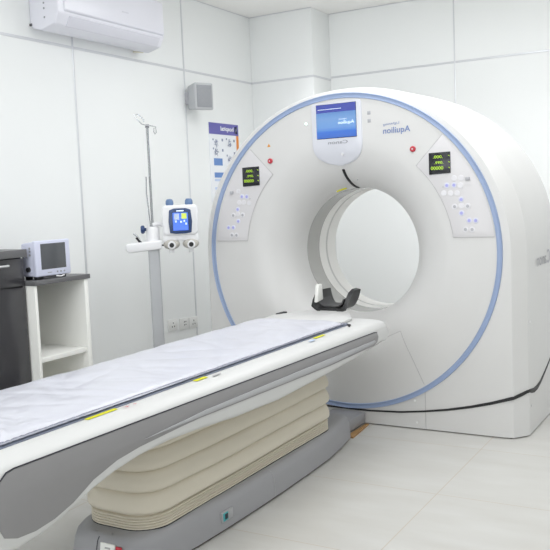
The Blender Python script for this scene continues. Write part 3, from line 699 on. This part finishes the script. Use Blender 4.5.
for y, z in ((.17, .12), (.34, .12), (.17, .20), (.34, .22), (.34, .33)): pr(y, y+.02, z, z+.02, 'p_tx', 'step_number')
pr(.05, .17, .275, .33, 'p_bl', 'picture'); pr(.235, .285, .375, .42, 'p_bl', 'picture'); pr(.30, .35, .37, .42, 'p_bl', 'picture')
pr(.05, .215, .385, .425, 'p_bl', 'table_heading')
for z in (.435, .50, .55): pr(.05, .215, z, z+.018, 'p_lb', 'table_row')
pr(.05, .2, .595-.02, .61, 'p_pe', 'peach_panel')
# extension of the poster below, down to the rim of the gantry
box((XL+.0005, py0+.02, 1.17), (XL+.006, py0+.24, pz0-.0205)).build('lower_sheet', 'paper', Pp)
pr(.05, .2, .61, .74, 'p_pe', 'peach_panel')

# ------------------------------------------------------------------ sockets
for (y, z, lab, k) in ((4.665, .462, 'white three-pin wall socket nearest the injector post', 0), (4.80, .453, 'white wall socket plate in the middle of the row of three', 1), (4.918, .445, 'white three-pin wall socket nearest the panel joint', 2)):
    s_ = thing('wall_socket', lab, 'socket', (XL, y, z), 0, 'sockets low on the left wall')
    pl = box((XL+.0005, y-.053, z-.043), (XL+.008, y+.053, z+.043)).build('plate', 'sock', s_, bevel=.004)
    box((XL+.0075, y-.036, z-.032), (XL+.0095, y+.036, z+.032)).build('face', 'sock', s_, bevel=.002)
    holes = [(.014, 0), (-.012, .013), (-.012, -.013)] if k != 1 else [(-.010, .0), (-.010, .018), (.012, 0), (.012, .018)]
    for a, b in holes:
        box((XL+.009, y+b-.004, z+a-.004), (XL+.0102, y+b+.004, z+a+.006)).build('socket_hole', 'hole', s_, smooth=0)

# ------------------------------------------------------------------ dark cabinet
CB = thing('storage_cabinet', 'glossy charcoal cabinet with grey worktop at the left edge against the wall', 'cabinet', (-3.38, 2.6, 0))
cx1 = -3.2; cy0, cy1 = 2.0, 2.955
box((XL+.007, cy0, .08), (cx1-.02, cy1, 1.09)).build('carcass', 'cab', CB, bevel=.002)
box((XL+.007, cy0+.01, 0), (cx1-.06, cy1-.01, .08)).build('kick_board', 'black', CB)
box((XL+.007, cy0-.02, 1.09), (cx1+.012, cy1+.015, 1.13)).build('worktop', 'ctop', CB, bevel=.003)
dw = box((cx1-.02, cy0+.005, .945), (cx1, cy1-.002, 1.085)).build('drawer', 'cab', CB, bevel=.002)
def hnd(y, z, ln, par):
    MB().tube([(cx1, y-ln/2, z), (cx1+.022, y-ln/2+.01, z), (cx1+.026, y, z), (cx1+.022, y+ln/2-.01, z), (cx1, y+ln/2, z)], .0055, 8).build('handle', 'handle', par)
hnd(2.76, 1.055, .17, dw); hnd(2.3, 1.055, .17, dw)
for a, b in ((cy0+.005, 2.475), (2.481, cy1-.002)):
    dd = box((cx1-.02, a, .085), (cx1, b, .938)).build('cabinet_door', 'cab', CB, bevel=.002)
    hnd((a+b)/2, .90-.75*0, .0, dd) if False else None

# ------------------------------------------------------------------ white shelf unit
SU = thing('shelf_unit', 'low white open shelf unit with grey top, under the patient monitor', 'shelf', (-3.33, 3.15, 0))
sx = -3.145; sy0, sy1 = 2.962, 3.355; sz = .940
box((XL+.007, sy0, 0), (sx, sy0+.018, sz)).build('side_board', 'shelfm', SU, bevel=.001)
box((XL+.007, sy1-.03, 0), (sx, sy1, sz)).build('side_board', 'shelfm', SU, bevel=.001)
box((XL+.007, sy0+.018, .04), (XL+.02, sy1-.03, sz)).build('back_board', 'shelfm', SU)
box((XL+.02, sy0+.0181, .535), (sx-.01, sy1-.0301, .56)).build('shelf_board', 'shelfm', SU, bevel=.001)
box((XL+.02, sy0+.0181, .06), (sx-.01, sy1-.0301, .085)).build('shelf_board', 'shelfm', SU, bevel=.001)
box((XL+.007, sy0-.004, sz), (sx+.008, sy1+.012, sz+.025)).build('top_board', 'ctop', SU, bevel=.002)

# ------------------------------------------------------------------ monitor
mz = sz+.025
MN = thing('patient_monitor', 'small lavender-grey boxy monitor standing on the white shelf unit', 'monitor', (-3.26, 3.15, mz))
mx = -3.165; my0, my1 = 3.0, 3.245
b_ = MB().prism([(-.09, .018), (-.09, .19), (-.002, .200), (.0, .018)], lambda p: (mx+p[0]-.01, my0, mz+p[1]), lambda p: (mx+p[0]-.01, my1, mz+p[1])).build('monitor_case', 'mon', MN, bevel=.008, segs=3)
fcm = MB().box((mx-.02, my0-.002, mz+.016), (mx+.006, my1+.002, mz+.203)).build('front_frame', 'mon', MN, bevel=.007, segs=3)
box((mx+.004, my0+.034, mz+.052), (mx+.0075, my1-.034, mz+.186)).build('screen', 'monscr', fcm, bevel=.001)
box((mx+.005, my0+.075, mz+.032), (mx+.0066, my0+.105, mz+.036)).build('front_mark', 'lgrey', fcm, smooth=0)
for y in (my1-.10, my1-.075, my1-.05): MB().lathe([(.0001, .008), (.005, .008), (.005, .004), (.0001, .004)], (mx, y, mz+.034), 'x', 10).build('button', 'lgrey', fcm)
for x in (mx-.085, mx-.02):
    for y in (my0+.03, my1-.04):
        box((x-.012, y-.015, mz), (x+.012, y+.015, mz+.02)).build('foot', 'black', MN, bevel=.002)
box((mx-.08, my0+.06, mz+.002), (mx-.01, my1-.07, mz+.018)).build('under_tray', 'acd', MN)
MB().tube([(mx+.006, my1-.11, mz+.012), (mx+.012, my1-.08, mz+.008), (mx+.008, my1-.055, mz+.012)], .004, 6).build('cable_plug', 'white', MN)
for x, z in ((mx-.085, .12), (mx-.06, .12), (mx-.035, .15), (mx-.035, .13), (mx-.035, .165)):
    MB().lathe([(.0001, -.003), (.006, -.003), (.006, .003), (.0001, .003)], (x, my0, mz+z), 'y', 10).build('side_port', 'lgrey', MN)
MB().lathe([(.0001, -.012), (.012, -.012), (.014, .003), (.0001, .003)], (mx-.05, my0, mz+.055), 'y', 14).build('side_knob', 'black', MN)

# ------------------------------------------------------------------ lights
def area(loc, sx_, sy_, e, col=(1, 1, 1)):
    l = bpy.data.lights.new('ceiling_lamp', 'AREA'); l.shape = 'RECTANGLE'; l.size = sx_; l.size_y = sy_; l.energy = e; l.color = col
    o = bpy.data.objects.new('ceiling_lamp', l); C.objects.link(o); o.location = loc
    return o
for x, k in ((-1.75, 1.2), (-.45, 1.05), (.9, .2)):
    for y, e in ((.4, 22), (1.8, 26), (3.1, 33), (4.4, 60)):
        area((x, y, ZC-.03), 1.2, 1.0, e*k, (.975, .99, 1))
def fill_spot(x, y, e):
    l = bpy.data.lights.new('fill_spot', 'SPOT'); l.energy = e; l.spot_size = math.radians(96); l.spot_blend = 1; l.shadow_soft_size = .12; l.color = (.98, .99, 1)
    o = bpy.data.objects.new('fill_spot', l); C.objects.link(o); o.location = (x, y, ZC-.02)
for x in (-2.75, -2.15, -1.55, -.9): fill_spot(x, 5.55, 150)  # added unseen spots, brightening the back wall behind the bore
for y in (3.3, 4.1, 4.9): fill_spot(-2.98, y, 42)  # added unseen spots, lifting the lower left wall
# added unseen fill light behind the camera, brightening walls and gantry face
dl = area((-1.7, YF+.06, 1.45), 3.2, 1.9, 230, (.95, .98, 1)); dl.rotation_euler = (math.radians(90), 0, 0); dl.name = 'front_fill'
w_ = bpy.data.worlds.new('world'); bpy.context.scene.world = w_; w_.use_nodes = True
w_.node_tree.nodes['Background'].inputs[0].default_value = (.9, .95, 1, 1); w_.node_tree.nodes['Background'].inputs[1].default_value = .3

sc = bpy.context.scene
sc.view_settings.view_transform = 'Standard'; sc.view_settings.look = 'None'; sc.view_settings.gamma = 1
sc.view_settings.use_curve_mapping = False
sc.view_settings.exposure = -2.10
sc.cycles.use_denoising = True; sc.cycles.max_bounces = 10; sc.cycles.diffuse_bounces = 8; sc.cycles.sample_clamp_indirect = 10
